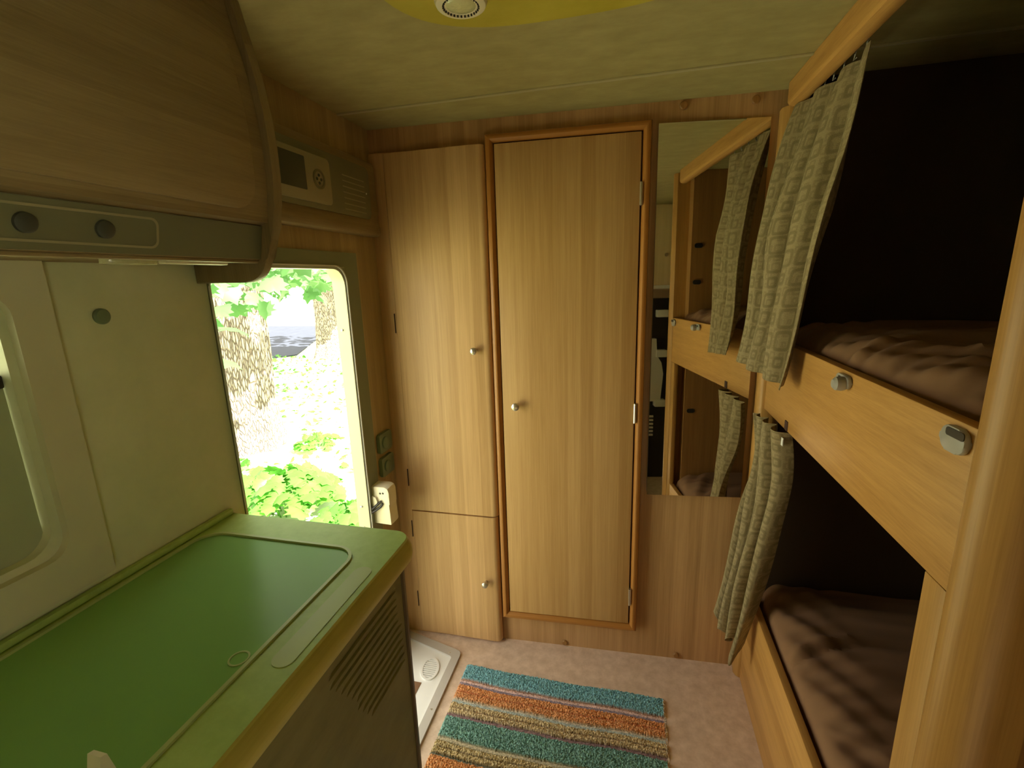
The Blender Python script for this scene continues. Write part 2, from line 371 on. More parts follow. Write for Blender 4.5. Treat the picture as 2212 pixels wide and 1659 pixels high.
# ------------------------------------------------------------------ room shell
struct('floor', MB().box(XL-.04, XR+.04, YN-.05, .12, -.06, 0), 'floor', 'pinkish beige mottled vinyl floor of the caravan', 'floor')
c = MB().box(XL-.04, XR+.04, YN-.05, .12, H, H+.05)
struct('ceiling', c, 'ceiling', 'mottled olive beige ceiling boards', 'ceiling')
struct('trim_1', MB().box(XL, XR, -.216, -.204, H-.004, H+.001, .0015), 'trimc', 'thin pale joint strip across the ceiling near the back wall', 'trim')
struct('wall_back', MB('W').box(-.92, 1.45, 0, .05, 0, H), 'wood_v', 'wood laminate partition wall holding the bathroom door', 'wall')
wl = MB()
T = .034
DY0, DY1, DZ1 = -.775, -.268, 1.497
WY0, WY1, WZ0, WZ1 = -1.72, -1.128, 1.038, 1.45
we = MB()
for y0, y1, z0, z1 in ((DY1, .06, 0, H), (DY0, DY1, DZ1, H)): we.box(XL-T, XL, y0, y1, z0, z1)
struct('wall_entry', we, 'wood_vy', 'wood laminate wall around and above the entry doorway', 'wall')
for y0, y1, z0, z1 in ((WY1, DY0, 0, H), (WY0, WY1, 0, WZ0), (WY0, WY1, WZ1, H),
                       (-2.6, WY0, 0, H), (-3.0, -2.6, 0, 1.1), (-3.0, -2.6, 1.4, H), (YN, -3.0, 0, H)):
    wl.box(XL-T, XL, y0, y1, z0, z1)
struct('wall_left', wl, 'wall', 'greyish beige laminate side wall with entry door opening', 'wall')
wr = MB()
for y0, y1, z0, z1 in ((-2.2, .04, 0, H), (-3.3, -2.2, 0, .8), (-3.3, -2.2, 1.6, H), (YN, -3.3, 0, H)): wr.box(XR, XR+.04, y0, y1, z0, z1)
struct('wall_right', wr, 'wall', smooth=False)
struct('wall_rear', MB().box(XL-.04, XR+.04, YN-.05, YN, 0, H), 'wood_v')

# entry door opening: surround, rounded frame
d2 = tag(thing('door_2', 'open entry doorway with rounded cream frame, garden beyond', 'door', (XL, -.52, 0)), kind='structure')
outer = rrect(DY0-.001, DY1+.075, -.001, DZ1+.045, .0005); inner = rrect(DY0, DY1, .002, DZ1, .055)
link('door_surround', MB().ring(outer, inner, 'x', XL, XL+.006), 'darkgreen', d2)
outer = rrect(DY0-.001, DY1+.001, .001, DZ1+.001, .002); inner = rrect(DY0+.0005, DY1-.006, .004, DZ1-.006, .052)
fr = link('door_frame', MB().ring(outer, inner, 'x', XL-T-.004, XL+.006), 'alu', d2)
o2 = rrect(DY0-.0015, DY1+.005, .001, DZ1+.005, .055); i2 = rrect(DY0-.001, DY1+.001, .002, DZ1+.001, .052)
link('rubber_seal', MB().ring(o2, i2, 'x', XL+.004, XL+.010), 'white', fr)
sc_ = MB()
for z in (.60, .68, 1.3): sc_.rev([(.004, 0), (.004, .0015), (.001, .003)], (XL-.02, DY1-.0075, z), 'y', 10, d=(0, -1, 0))
link('frame_screw', sc_, 'steel', fr)

# kitchen window
w1 = tag(thing('window_1', 'kitchen side window with pale frame and half raised blind', 'window', (XL, -1.43, WZ0)), kind='structure')
outer = rrect(WY0-.05, WY1+.052, WZ0-.065, WZ1+.08, .004); inner = rrect(WY0, WY1, WZ0, WZ1, .035)
link('window_frame', MB().ring(outer, inner, 'x', XL-.001, XL+.019), 'winframe', w1)
outer = rrect(WY0-.002, WY1+.002, WZ0-.002, WZ1+.002, .002); inner = rrect(WY0+.012, WY1-.012, WZ0+.012, WZ1-.012, .04)
link('window_reveal', MB().ring(outer, inner, 'x', XL-T-.004, XL+.004), 'wall', w1)
link('pane', MB().box(XL-.034, XL-.030, WY0+.004, WY1-.004, WZ0+.004, WZ1-.004), 'glass', w1)
bl = link('blind', MB().box(XL-.022, XL-.014, WY0+.014, WY1-.014, WZ0+.012, 1.318), 'blind', w1)
link('blind_rail', MB().box(XL-.026, XL-.010, WY0+.013, WY1-.013, 1.312, 1.332, .003), 'black', bl)
# unseen windows added behind the camera to let in fill light
w2 = tag(thing('fill_window_2', 'added rear side window behind the viewpoint, for fill light', 'window', (XL, -2.7, 1.0)), kind='structure')
link('window_frame', MB().ring(rrect(-3.03, -2.57, 1.07, 1.43, .03), rrect(-2.99, -2.61, 1.11, 1.39, .03), 'x', XL-.001, XL+.014), 'wall', w2)
link('pane', MB().box(XL-.030, XL-.026, -2.998, -2.602, 1.102, 1.398), 'glass', w2)
w3 = tag(thing('fill_window_3', 'added wide side window behind the viewpoint, filling light onto the left wall', 'window', (XR, -2.7, 1.0)), kind='structure')
link('window_frame', MB().ring(rrect(-3.33, -2.17, .77, 1.63, .03), rrect(-3.29, -2.21, .81, 1.59, .04), 'x', XR-.014, XR+.001), 'wall', w3)
link('pane', MB().box(XR+.03, XR+.034, -3.298, -2.202, .802, 1.598), 'glass', w3)

# ------------------------------------------------------------------ bathroom door (on the back wall plane, world axes)
d1 = tag(thing('door_1', 'narrow wood laminate bathroom door in orange brown frame', 'door', (-.12, 0, 0), frame='W'), kind='structure')
DX0, DX1, DB, DT = -.352, .106, .150, 1.868
link('door_panel', MB('W').box(DX0, DX1, -.022, -.001, DB, DT, .0015), 'wood_door', d1)
g = MB('W'); g.box(DX0-.005, DX0, -.010, 0, DB-.004, DT+.005); g.box(DX1, DX1+.005, -.010, 0, DB-.004, DT+.005); g.box(DX0-.005, DX1+.005, -.010, 0, DT, DT+.005); g.box(DX0-.005, DX1+.005, -.010, 0, DB-.004, DB)
link('door_gap', g, 'darkhole', d1)
FW = .026
def mould(x0, x1, z0, z1, side):
    # mitred frame bar around the door opening; profile swept between mitres
    prof = [(0, 0), (0, .016), (.004, .024), (.010, .030), (.017, .031), (.023, .028), (FW, .020), (FW, 0)]
    v = []; m = MB('W')
    for t, h in prof:      # t = distance outward from the opening
        if side == 'l': v += [(x0-t, -h, z0-t), (x0-t, -h, z1+t)]
        if side == 'r': v += [(x1+t, -h, z0-t), (x1+t, -h, z1+t)]
        if side == 't': v += [(x0-t, -h, z1+t), (x1+t, -h, z1+t)]
        if side == 'b': v += [(x0-t, -h, z0-t), (x1+t, -h, z0-t)]
    n = len(prof)
    m._add(v, [(2*i, 2*i+1, 2*((i+1) % n)+1, 2*((i+1) % n)) for i in range(n)] + [tuple(2*i for i in range(n)), tuple(2*i+1 for i in range(n-1, -1, -1))])
    return m
ox0, ox1, oz0, oz1 = DX0-.004, DX1+.004, DB-.003, DT+.004
for s_ in 'lrtb': link('door_frame', mould(ox0, ox1, oz0, oz1, s_), 'frame' if s_ in 'lr' else 'frame_h', d1)
def knob(parent, x, y, z, frame='W', r=.013):
    k = MB(frame); k.rev([(.006, 0), (.0055, .010), (.007, .014), (r*.96, .018), (r, .022), (r*.92, .027), (r*.6, .030), (.001, .031)], (x, y, z), d=(0, -1, 0), n=20)
    return link('knob', k, 'metal', parent)
knob(d1, -.303, -.022, 1.003, r=.0145)
for z in (1.69, .985, .27):
    hb = MB('W'); hb.box(DX1+.000, DX1+.007, -.031, -.02, z-.034, z+.034, .001); hb.rev([(.0035, -.034), (.0035, .034)], (DX1+.0015, -.030, z), 'z', 10)
    link('hinge', hb, 'steel', d1)

# ------------------------------------------------------------------ tall cabinet left of the bathroom door
tc_ = thing('tall_cabinet', 'tall narrow wood cabinet with two doors beside the entry doorway', 'cabinet', (-.58, -.02, 0), frame='W')
def cab_prof(x0, x1, f0, f1, back=0.0, rl=.012, rr_=.022):
    """plan outline: left front depth f0, right front depth f1, rounded front corners"""
    p = [(x0, back)]
    for i in range(5):
        t = math.radians(180-i*22.5); p.append((x0+rl+rl*math.cos(t), -(f0-rl) - rl*math.sin(t)))
    for i in range(7):
        t = math.radians(90-i*15); p.append((x1-rr_+rr_*math.cos(t), -(f1-rr_) - rr_*math.sin(t)))
    p.append((x1, back)); return [(a, min(b, back)) for a, b in p]
link('cabinet_body', MB('W').prism([(-.80, 0), (-.80, -.012), (-.735, -.014), (-.40, -.016), (-.40, 0)], 'z', 0.001, 1.872), 'wood_cab', tc_)
up = link('door', MB('W').prism(cab_prof(-.742, -.384, .020, .036, back=-.012), 'z', .566, 1.868), 'wood_cab', tc_)
lo = link('door', MB('W').prism(cab_prof(-.742, -.388, .020, .036, back=-.012), 'z', .012, .560), 'wood_cab', tc_)
knob(up, -.443, -.0345, 1.204); knob(lo, -.442, -.0345, .283)
for par, zs in ((up, (1.30, .70)), (lo, (.48, .16))):
    for z in zs: link('hinge', MB('W').box(-.7445, -.7425, -.019, -.010, z-.035, z+.035), 'darkhole', par)

# screw caps on the back wall
for x, z, lab in ((-.137, .014, 'round wooden screw cap at floor level below the bathroom door'), (.289, .016, 'round wooden screw cap at floor level below the wall mirror'),
                  (.226, 1.934, 'round wooden screw cap above the mirror, the one nearer the bathroom door'), (.425, 1.930, 'round wooden screw cap above the mirror, the one nearer the bunks')):
    r_ = .012 if z > 1 else .011
    s_ = link('screw_cap', MB('W').rev([(r_, 0), (r_, .004), (r_*.8, .0065), (.001, .0075)], (x, -.0003, z), d=(0, -1, 0)), 'wood_panel', at=(x, 0, z))
    tag(s_, lab, 'screw cap', 'wooden screw caps on the back wall')

# ------------------------------------------------------------------ mirror (hangs a touch askew)
mi = thing('wall_mirror', 'tall frameless mirror on the wood wall reflecting the bunks', 'mirror', (.315, -.02, .694), frame='W')
nx, nz_ = .05500, .01313
def my(x, z): return nx*(x-.55) + nz_*(z-1.3) - .009
mc = [(.156, .694), (.466, .694), (.469, 1.881), (.1545, 1.8845)]
mm = MB('W'); v = [(x, my(x, z), z) for x, z in mc] + [(x, my(x, z)+.0035, z) for x, z in mc]
mm._add(v, [(0, 1, 2, 3), (7, 6, 5, 4)] + [(i, (i+1) % 4, (i+1) % 4+4, i+4) for i in range(4)])
link('glass', mm, 'mirror', mi, smooth=False)
mb_ = MB('W'); v = [(x+(.0015 if x < .3 else -.0015), my(x, z)+.0036, z) for x, z in mc] + [(x+(.0015 if x < .3 else -.0015), -.0002, z) for x, z in mc]
mb_._add(v, [(0, 1, 2, 3), (7, 6, 5, 4)] + [(i, (i+1) % 4, (i+1) % 4+4, i+4) for i in range(4)])
link('backing', mb_, 'mirror_edge', mi, smooth=False)

# ------------------------------------------------------------------ bunk bed
bb = thing('bunk_bed', 'built-in wooden two tier bunk bed filling the right side', 'bunk bed', (.93, -.47, 0))
YI = -.893        # inner face of near end panel
link('upper_board', MB().box(XB, XB+.022, YI-.051, -.032, 1.020, 1.249, .003), 'wood_bunk', bb)
link('lower_board', MB().box(XB, XB+.022, YI+.004, -.032, .0, .362, .003), 'wood_bunk', bb)
bm_ = MB().prism([(XB-.006, 1.892), (XB-.010, 1.90), (XB-.010, 1.9485), (XB+.028, 1.9485), (XB+.028, 1.892), (XB+.018, 1.888), (XB+.004, 1.888)], 'y', YI+.004, -.030)
link('top_rail', bm_, 'wood_bunk', bb)
# far corner post with a rounded front, near post and end panel with rounded front
pf = [(XB+.03, 0), (XB-.004, 0)] + [(XB+.006-.016*math.sin(math.radians(a)), -.018-.012*(1-math.cos(math.radians(a)))*.5) for a in (60, 90)] + [(XB-.008, -.026), (XB, -.031), (XB+.03, -.031)]
link('post', MB().prism([(XB+.028, .018), (XB-.016, .020), (XB-.018, -.010), (XB-.012, -.024), (XB-.002, -.031), (XB+.028, -.031)], 'z', .001, 1.892), 'wood_bunk_v', bb)
stl = MB()
for z0, z1 in ((.001, 1.0195),): stl.box(XB+.0005, XB+.022, YI-.051, YI, z0, z1, .002)
link('stile', stl, 'wood_bunk_v', bb)
pn = [(XB+.022, YI-.0515), (XB, YI-.0515), (XB-.0045, YI-.058), (XB-.011, YI-.067)]
cx, cy, R_ = XB+.038, YI-.073, .052
for i in range(9):
    t = math.radians(183 + i*87/8); pn.append((cx+R_*math.cos(t), cy+R_*1.0*math.sin(t)))
pn += [(XB+.06, cy-R_), (XB+.06, YI-.0515)]
link('post', MB().prism(pn, 'z', .001, H-.001), 'wood_bunk_v', bb)
ep = link('end_panel', MB().box(XB+.0605, XR-.001, YI-.118, YI-.001, .001, H-.001), 'wood_panel', bb)
for z in (1.60, 1.425, .765):
    link('hole_cap', MB().prism([(p[0], p[1]) for p in rrect(XB+.075, XB+.115, z-.011, z+.011, .010)], 'y', YI-.002, YI+.003), 'black', ep)
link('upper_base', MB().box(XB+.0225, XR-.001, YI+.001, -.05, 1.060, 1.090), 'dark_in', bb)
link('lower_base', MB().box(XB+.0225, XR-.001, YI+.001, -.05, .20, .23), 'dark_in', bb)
link('back_shade_lining', MB().box(XR-.012, XR-.0005, YI+.001, -.05, .001, H-.001), 'dark_in', bb)
link('side_shade_lining', MB().box(XB+.04, XR-.013, -.048, -.040+.002, .001, H-.001), 'dark_in', bb)
# square recess and grey ladder brackets
link('square_socket', MB().box(XB-.0025, XB+.001, -.268, -.246, 1.022, 1.048, .001), 'darkhole', bb)
for y in (-.573, -.925+.0):
    pts = rrect(y-.030, y+.030, 1.216, 1.242, .0125)
    pts = [(a, b) for a, b in pts if a > YI-.0] if y < -.9 else pts
    if y < -.9:
        pts = rrect(-.9387, -.889, 1.208, 1.242, .014)
        b_ = link('ladder_bracket', MB().prism(pts, 'x', XB-.009, XB-.0005, bev=.003), 'grey', bb)
        link('slot', MB().prism(rrect(-.938, -.902, 1.229, 1.240, .004), 'x', XB-.010, XB-.0088), 'black', b_)
    else:
        b_ = link('ladder_bracket', MB().prism(pts, 'x', XB-.009, XB-.0005, bev=.003), 'grey', bb)
        link('bracket_peg', MB().rev([(.013, 0), (.0145, .006), (.013, .016), (.008, .021), (.001, .022)], (XB-.008, y-.014, 1.226), d=(-1, 0, 0)), 'grey', b_)
        link('slot', MB().prism(rrect(y+.004, y+.014, 1.230, 1.238, .003), 'x', XB-.010, XB-.0088), 'black', b_)

def lumpy(u, v, s=0):
    return (.006*math.sin(u*9+s)*math.sin(v*7+1.3*s) + .004*math.sin(u*23+v*11+s) + .003*math.sin(v*31-u*14+s*2))
def mattress(name, label, x0, x1, y0, y1, z0, z1, seed, front_out):
    m = MB(); n_prof = 14
    # cross-section (x,z) swept along y with sag and folds
    def fn(u, v):       # u around the section, v along y
        t = u*2*math.pi
        cxx, czz = (x0+x1)/2, (z0+z1)/2
        e = .28
        c_, s_ = math.cos(t), math.sin(t)
        X_ = cxx + (x1-x0)/2*math.copysign(abs(c_)**(e if c_ > 0 else e), c_)
        Z_ = czz + (z1-z0)/2*math.copysign(abs(s_)**.5, s_)
        y = y0 + (y1-y0)*v
        k = math.sin(math.pi*min(1, max(0, v)))**.18 if 0 < v < 1 else .75
        X_ = cxx + (X_-cxx)*(.93+.07*k); Z_ = czz + (Z_-czz)*(.8+.2*k)
        if c_ < 0: 
            X_ -= front_out*max(0, .6+.4*math.sin(v*9+seed))*(-c_)
        if s_ > -.2:
            Z_ += lumpy(X_*3, v*3, seed)
            Z_ += .007*math.exp(-((y-.5*X_+.83-.05*seed)/.018)**2) - .008*math.exp(-((y-.5*X_+.86-.05*seed)/.015)**2)
            Z_ += .006*math.exp(-((y+.9*X_+.02*seed)/.014)**2)
        return (X_, y, Z_)
    m.grid(fn, 96, 90)
    bmesh.ops.remove_doubles(m.bm, verts=m.bm.verts, dist=.0005)
    bmesh.ops.holes_fill(m.bm, edges=[e for e in m.bm.edges if e.is_boundary])
    o = link(name, m, 'sheet')
    return tag(o, label, 'mattress', 'brown bunk mattresses')
mattress('mattress', 'brown covered mattress rumpled on the upper bunk', XB+.026, XR-.03, YI+.012, -.06, 1.094, 1.300, 1.0, -.004)
mattress('mattress', 'brown covered mattress lying on the lower bunk', XB+.028, XR-.03, YI+.012, -.06, .234, .425, 4.0, -.004)

# ------------------------------------------------------------------ curtains
def bez(pts, v):
    """piecewise smooth interpolation through points (equally spaced)"""
    n = len(pts)-1; t = min(max(v*n, 0), n-1e-6); i = int(t); f = t-i
    P = [Vector(pts[max(0, min(n, k))]) for k in (i-1, i, i+1, i+2)]
    return .5*((2*P[1]) + (P[2]-P[0])*f + (2*P[0]-5*P[1]+4*P[2]-P[3])*f*f + (3*P[1]-P[0]-3*P[2]+P[3])*f**3)
def curtain(far, near, mid, folds, amp, width, height, seed, hem=lambda u: 0):
    m = MB()
    def fn(u, v):
        v2 = v
        a, b, c2 = bez(far, v2), bez(near, v2), bez(mid, v2)
        p = a*(1-u)*(1-2*u) + c2*4*u*(1-u) + b*u*(2*u-1)
        ph = 2*math.pi*folds*u + seed + .5*math.sin(v*2.5+seed)
        am = amp(v)*(.75+.7*u)
        w_ = math.sin(ph); w_ = math.copysign(abs(w_)**.8, w_)
        p = p + Vector((-1, -.15, 0))*am*w_ + Vector((0, 1, 0))*am*.55*math.cos(ph+.6)
        p += Vector((-.004*math.sin(11*v+7*u+seed), 0, 0))
        p.z += hem(u)*v**3
        return p
    m.grid(fn, 150, 60, thick=(.0018, .0006, 0), uvs=(width, height))
    return m
cu = thing('bunk_curtain', 'olive beige square patterned curtain hanging before the upper bunk', 'curtain', (.50, -.2, 1.15), 'patterned bunk curtains')
m = curtain([(.520, -.045, 1.885), (.470, -.060, 1.70), (.452, -.055, 1.52), (.440, -.05, 1.34), (.412, -.052, 1.178)],
            [(.552, -.412, 1.885), (.540, -.395, 1.74), (.520, -.385, 1.56), (.497, -.355, 1.36), (.472, -.325, 1.150)],
            [(.540, -.22, 1.885), (.505, -.215, 1.70), (.475, -.20, 1.52), (.462, -.19, 1.34), (.440, -.19, 1.165)],
            3.1, lambda v: .010+.026*v if v < .45 else .0217-.020*(v-.45), .56, .74, .9)
link('cloth', m, 'curtain', cu)
for i in range(7):
    y = -.06-.055*i
    link('curtain_hook', MB().tube([(XB+.036, y, 1.930), (XB+.036, y-.004, 1.910), (XB+.034, y, 1.892), (XB+.034, y+.004, 1.882), (XB+.038, y, 1.886)], .0015, 6), 'grey', cu)
cl = thing('bunk_curtain', 'olive beige square patterned curtain gathered before the lower bunk', 'curtain', (.47, -.15, .17), 'patterned bunk curtains')
m = curtain([(.478, -.045, 1.010), (.482, -.065, .86), (.455, -.085, .70), (.425, -.095, .50), (.402, -.100, .300)],
            [(.500, -.272, 1.016), (.512, -.262, .86), (.508, -.235, .68), (.486, -.185, .45), (.468, -.150, .270)],
            [(.480, -.150, 1.018), (.480, -.165, .86), (.463, -.170, .68), (.440, -.165, .45), (.425, -.155, .26)],
            3.3, lambda v: .012+.006*v, .42, .8, 2.2, hem=lambda u: -.105*math.exp(-((u-.93)/.07)**2)+.02*math.cos(19*u))
link('cloth', m, 'curtain', cl)
link('hem_tag', MB().box(.4935, .4955, -.276, -.258, .982, 1.004), 'white', cl)
rl = MB().tube([(XB+.034, -.02-.86*i/6, 1.935) for i in range(7)], .005)
link('curtain_rail', rl, 'white', bb)
link('curtain_rail', MB().tube([(XB+.030, -.05-.80*i/4, 1.036) for i in range(5)], .003), 'white', bb)

# ------------------------------------------------------------------ control panel above the entry doorway
cp = thing('control_panel', 'grey control box with small screen and round keypad above doorway', 'control panel', (XL, -.36, 1.62))
BX = -.752
link('housing', MB().prism([(XL, 1.600), (BX-.012, 1.600), (BX-.004, 1.604), (BX, 1.612), (BX, 1.628), (BX-.004, 1.634), (BX-.008, 1.825), (BX-.014, 1.835), (XL, 1.837)], 'y', -.775, -.082), 'overhead', cp)
fp = link('faceplate', MB().prism(rrect(-.70, -.132, 1.650, 1.808, .018), 'x', BX-.008, BX-.0005, bev=.002), 'panel_grey', cp)
gr_ = MB()
for i in range(7): gr_.box(BX-.0006, BX+.0006, -.285, -.165, 1.665+i*.016, 1.668+i*.016)
link('grille_slots', gr_, 'panel_light', fp)
dp = link('display_unit', MB().prism(rrect(-.620, -.355, 1.664, 1.786, .012), 'x', BX-.0005, BX+.007, bev=.002), 'panel_light', cp)
link('screen', MB().prism(rrect(-.600, -.465, 1.690, 1.772, .003), 'x', BX+.0066, BX+.0082), 'screen', dp)
link('keypad_ring', MB().ring(rrect(-.435-.0, -.383, 1.700, 1.752, .0259), rrect(-.429, -.389, 1.706, 1.746, .0199), 'x', BX+.0066, BX+.0088), 'panel_grey', dp)
kk = MB()
for dy, dz in ((0, .010), (0, -.010), (.009, 0), (-.009, 0)): kk.rev([(.0042, 0), (.0036, .0022), (.001, .0026)], (BX+.0066, -.409+dy, 1.726+dz), d=(1, 0, 0), n=12)
link('keypad_buttons', kk, 'screen', dp)
link('status_light', MB().rev([(.003, 0), (.002, .002), (.0005, .0025)], (BX-.0006, -.155, 1.728), d=(1, 0, 0), n=12), 'white', fp)

# switches, catch, wall button
for z, lab in ((.872, 'square grey green push switch beside the doorway, upper one'), (.780, 'square grey green push switch beside the doorway, lower one')):
    s_ = thing('wall_switch', lab, 'switch', (XL, -.128, z), 'square switches beside the doorway')
    yy = -.128 if z > .8 else -.126
    link('plate', MB().prism(rrect(yy-.043, yy+.043, z-.036, z+.036, .008), 'x', XL-.0, XL+.014, bev=.003), 'greenish', s_)
    link('button', MB().rev([(.022, 0), (.022, .006), (.018, .009), (.001, .010)], (XL+.0135, yy-.008, z), d=(1, 0, 0)), 'greenish', s_)
ca = thing('door_catch', 'cream plastic door catch block with dark metal hook', 'door catch', (XL, -.21, .60))
pc = [(XL, .603), (-.724, .600), (-.721, .606), (-.724, .645), (-.728, .662), (-.722, .678), (-.722, .725), (-.727, .738), (-.738, .744), (XL, .744)]
link('block', MB().prism(pc, 'y', -.243, -.190, bev=.003), 'cream', ca)
link('hook', MB().tube([(-.752, -.246, .692), (-.762, -.252, .684), (-.775, -.256, .672), (-.788, -.262, .662), (-.800, -.268, .656), (-.790, -.262, .650), (-.772, -.256, .660), (-.755, -.25, .672), (-.748, -.246, .684)], .0045, 8), 'black', ca)
link('jaw', MB().prism([(-.792, .668), (-.775, .668), (-.765, .690), (-.770, .706), (-.785, .712), (-.792, .700)], 'y', -.252, -.243), 'cream', ca)
for dx, dz in ((-.745, .725), (-.756, .724)): link('screw', MB().rev([(.004, 0), (.003, .0012), (.0006, .0015)], (dx, -.2432, dz-.004), d=(0, -1, 0), n=10), 'black', ca)
wb = link('wall_button', MB().rev([(.0135, 0), (.0135, .004), (.011, .007), (.001, .008)], (XL, -.998, 1.405), d=(1, 0, 0)), 'greenish', at=(XL, -.998, 1.405))
tag(wb, 'small round grey button on the wall above the worktop', 'button')

# ------------------------------------------------------------------ overhead kitchen cabinet with hood
oc = thing('overhead_cabinet', 'large curved wooden overhead cabinet above the worktop', 'overhead cabinet', (-.69, -1.3, 1.455))
def fx(z):            # curved front line of the end panel
    t = (z-1.455)/(1.95-1.455)
    return -.612 + .040*math.sin(math.pi*min(1, max(0, t*1.02+.02)))**.9
prof = [(XL+.001, 1.456), (-.672, 1.455)]
for i in range(1, 8):
    t = math.radians(-90+i*80/7); prof.append((-.668+.056*math.cos(t), 1.513+.058*math.sin(t)))
prof += [(fx(z), z) for z in (1.56, 1.60, 1.65, 1.70, 1.75, 1.80, 1.85, 1.90, 1.948)] + [(XL+.001, 1.948)]
link('end_panel', MB().prism(prof, 'y', -.802, -.780, bev=.004), 'overhead_v', oc)
fxb = lambda z: fx(z)-.014
body = [(XL+.001, 1.494), (-.64, 1.494), (-.628, 1.498), (-.615, 1.562)] + [(fxb(z), z) for z in (1.566, 1.60, 1.65, 1.70, 1.75, 1.80, 1.85, 1.90, 1.947)] + [(XL+.001, 1.947)]
link('carcass', MB().prism(body, 'y', -2.05, -.803), 'overhead', oc)
def patch(y0, y1, z0, z1, r, xf, th):
    m = MB(); out = rrect(y0, y1, z0, z1, r, 10); cy_, cz_ = (y0+y1)/2, (z0+z1)/2; n = len(out); K = 14
    # resample the outline densely so that the curved face follows xf
    dens = []
    for i in range(n):
        a, b = out[i], out[(i+1) % n]; L_ = math.dist(a, b); k = max(1, int(L_/.03))
        for j in range(k): dens.append((a[0]+(b[0]-a[0])*j/k, a[1]+(b[1]-a[1])*j/k))
    out = dens; n = len(out); v = []; f = []
    for k in range(K+1):
        s_ = 1-k/K
        for y, z in out:
            yy, zz = cy_+(y-cy_)*s_, cz_+(z-cz_)*s_
            e = .006*(1-min(1, k/1.0))
            v.append((xf(zz)+th-e, yy, zz))
    for k in range(K): f += [(k*n+i, k*n+(i+1) % n, (k+1)*n+(i+1) % n, (k+1)*n+i) for i in range(n)]
    b0 = len(v); v += [(xf(z)-.002, y, z) for y, z in out]; f += [(i, b0+i, b0+(i+1) % n, (i+1) % n) for i in range(n)]
    m._add(v, f); bmesh.ops.remove_doubles(m.bm, verts=m.bm.verts, dist=1e-5); return m
link('flap_door', patch(-2.0, -.838, 1.583, 1.915, .045, fxb, .011), 'overhead', oc)
hd = link('hood_panel', MB().prism([(-.6285, 1.499), (-.6155, 1.561), (-.6115, 1.560), (-.6245, 1.499)], 'y', -2.0, -.803), 'hood', oc)
def hx(z): return -.6245+(z-1.499)/.061*.013
ho = rrect(-1.55, -1.015, 1.508, 1.552, .012); hi_ = rrect(-1.547, -1.018, 1.511, 1.549, .010)
rg = MB(); n = len(ho); v = [(hx(z)+.0012, y, z) for y, z in ho]+[(hx(z)+.0012, y, z) for y, z in hi_]+[(hx(z)-.001, y, z) for y, z in ho]+[(hx(z)-.001, y, z) for y, z in hi_]
rg._add(v, [q for i in range(n) for q in ((i, (i+1) % n, n+(i+1) % n, n+i), (i, 2*n+i, 2*n+(i+1) % n, (i+1) % n), (n+i, n+(i+1) % n, 3*n+(i+1) % n, 3*n+i))])
link('hood_outline', rg, 'panel_light', hd)
for y in (-1.183, -1.093, -1.273): link('knob', MB().rev([(.0125, 0), (.012, .004), (.009, .006), (.001, .006)], (hx(1.530), y, 1.530), d=(1, 0, -.2)), 'hood_dark', hd)
link('under_lip', MB().box(-.6405, -.629, -2.0, -.804, 1.4915, 1.4975, .002), 'overhead', oc)
link('cabinet_light', MB().prism([(-.660+.020*math.cos(t*math.pi/16), -1.035+.042*math.sin(t*math.pi/16)) for t in range(32)], 'z', 1.486, 1.4942), 'lens', oc)
link('light_strip', MB().box(-.665, -.648, -.985, -.860, 1.4875, 1.4942, .002), 'cream', oc)

# ------------------------------------------------------------------ kitchen unit
ku = thing('kitchen_unit', 'low kitchen cabinet with ribbed vent grooves in its front', 'kitchen cabinet', (-.58, -1.4, 0))
ZC = .943
link('cabinet_body', MB().box(XL+.001, -.372, -2.3, -.846, .001, ZC-.053), 'front', ku)
def front_fn(u, v):     # curved front: v up, u along y from the near side to the far end
    z = .002 + v*(ZC-.056-.002); y = -2.3 + u*(2.3-.862)
    x = -.350
    g = 0
    if u > .8:
        for i in range(11):
            zc_ = .858-.017*i; yc0 = -1.10+.010*i
            if abs(z-zc_) < .0032 and y > yc0 and y < -.895+.002*i: g = .0035
    return (x-g, y, z)
m = MB()
N1, N2 = 120, 360
m.grid(front_fn, N1, N2, thick=(-.021, 0, 0))
link('ribbed_front', m, 'front', ku)
link('edge_profile', MB().prism([(-.3715, -.862), (-.349, -.862), (-.346, -.858), (-.347, -.850), (-.354, -.845), (-.3715, -.8455)], 'z', .001, ZC-.052), 'front_edge', ku)

wt = thing('worktop', 'worktop with rounded corner and front band, lens-flare green in their colours', 'worktop', (-.57, -1.4, ZC-.05))
LX0, LX1, LY0, LY1 = -.772, -.408, -1.60, -.893
# top slab with a recess for the glass lid
def round_corner_rect(x0, x1, y0, y1, r_, n=8):
    p = [(x0, y1), (x0, y0), (x1, y0)]
    for i in range(n+1):
        t = math.radians(i*90/n); p.append((x1-r_+r_*math.cos(t), y1-r_+r_*math.sin(t)))
    return p
top = MB(); 
ou = rrect(XL+.001, -.341, -2.3, -.816, .034, 8); inn = rrect(LX0, LX1, LY0, LY1, .05, 8)
ou2 = [(XL+.001 if x < -.6 else x, (-2.3 if y < -2 else y)) for x, y in ou]
n = len(ou)
# square off the three corners at the wall / out of sight, keep the room corner round
ou2 = []
for i, (x, y) in enumerate(ou):
    q = i//9
    if q == 0: ou2.append((x, y))
    elif q == 1: ou2.append((XL+.001, -.816) if i % 9 > 0 else (XL+.036, -.816))
    elif q == 2: ou2.append((XL+.001, -2.3))
    else: ou2.append((-.341, -2.3))
top.ring(ou2, inn, 'z', ZC-.012, ZC)
top.prism(inn, 'z', ZC-.03, ZC-.0105)
bmesh.ops.remove_doubles(top.bm, verts=top.bm.verts, dist=1e-6)
link('top', top, 'counter', wt)
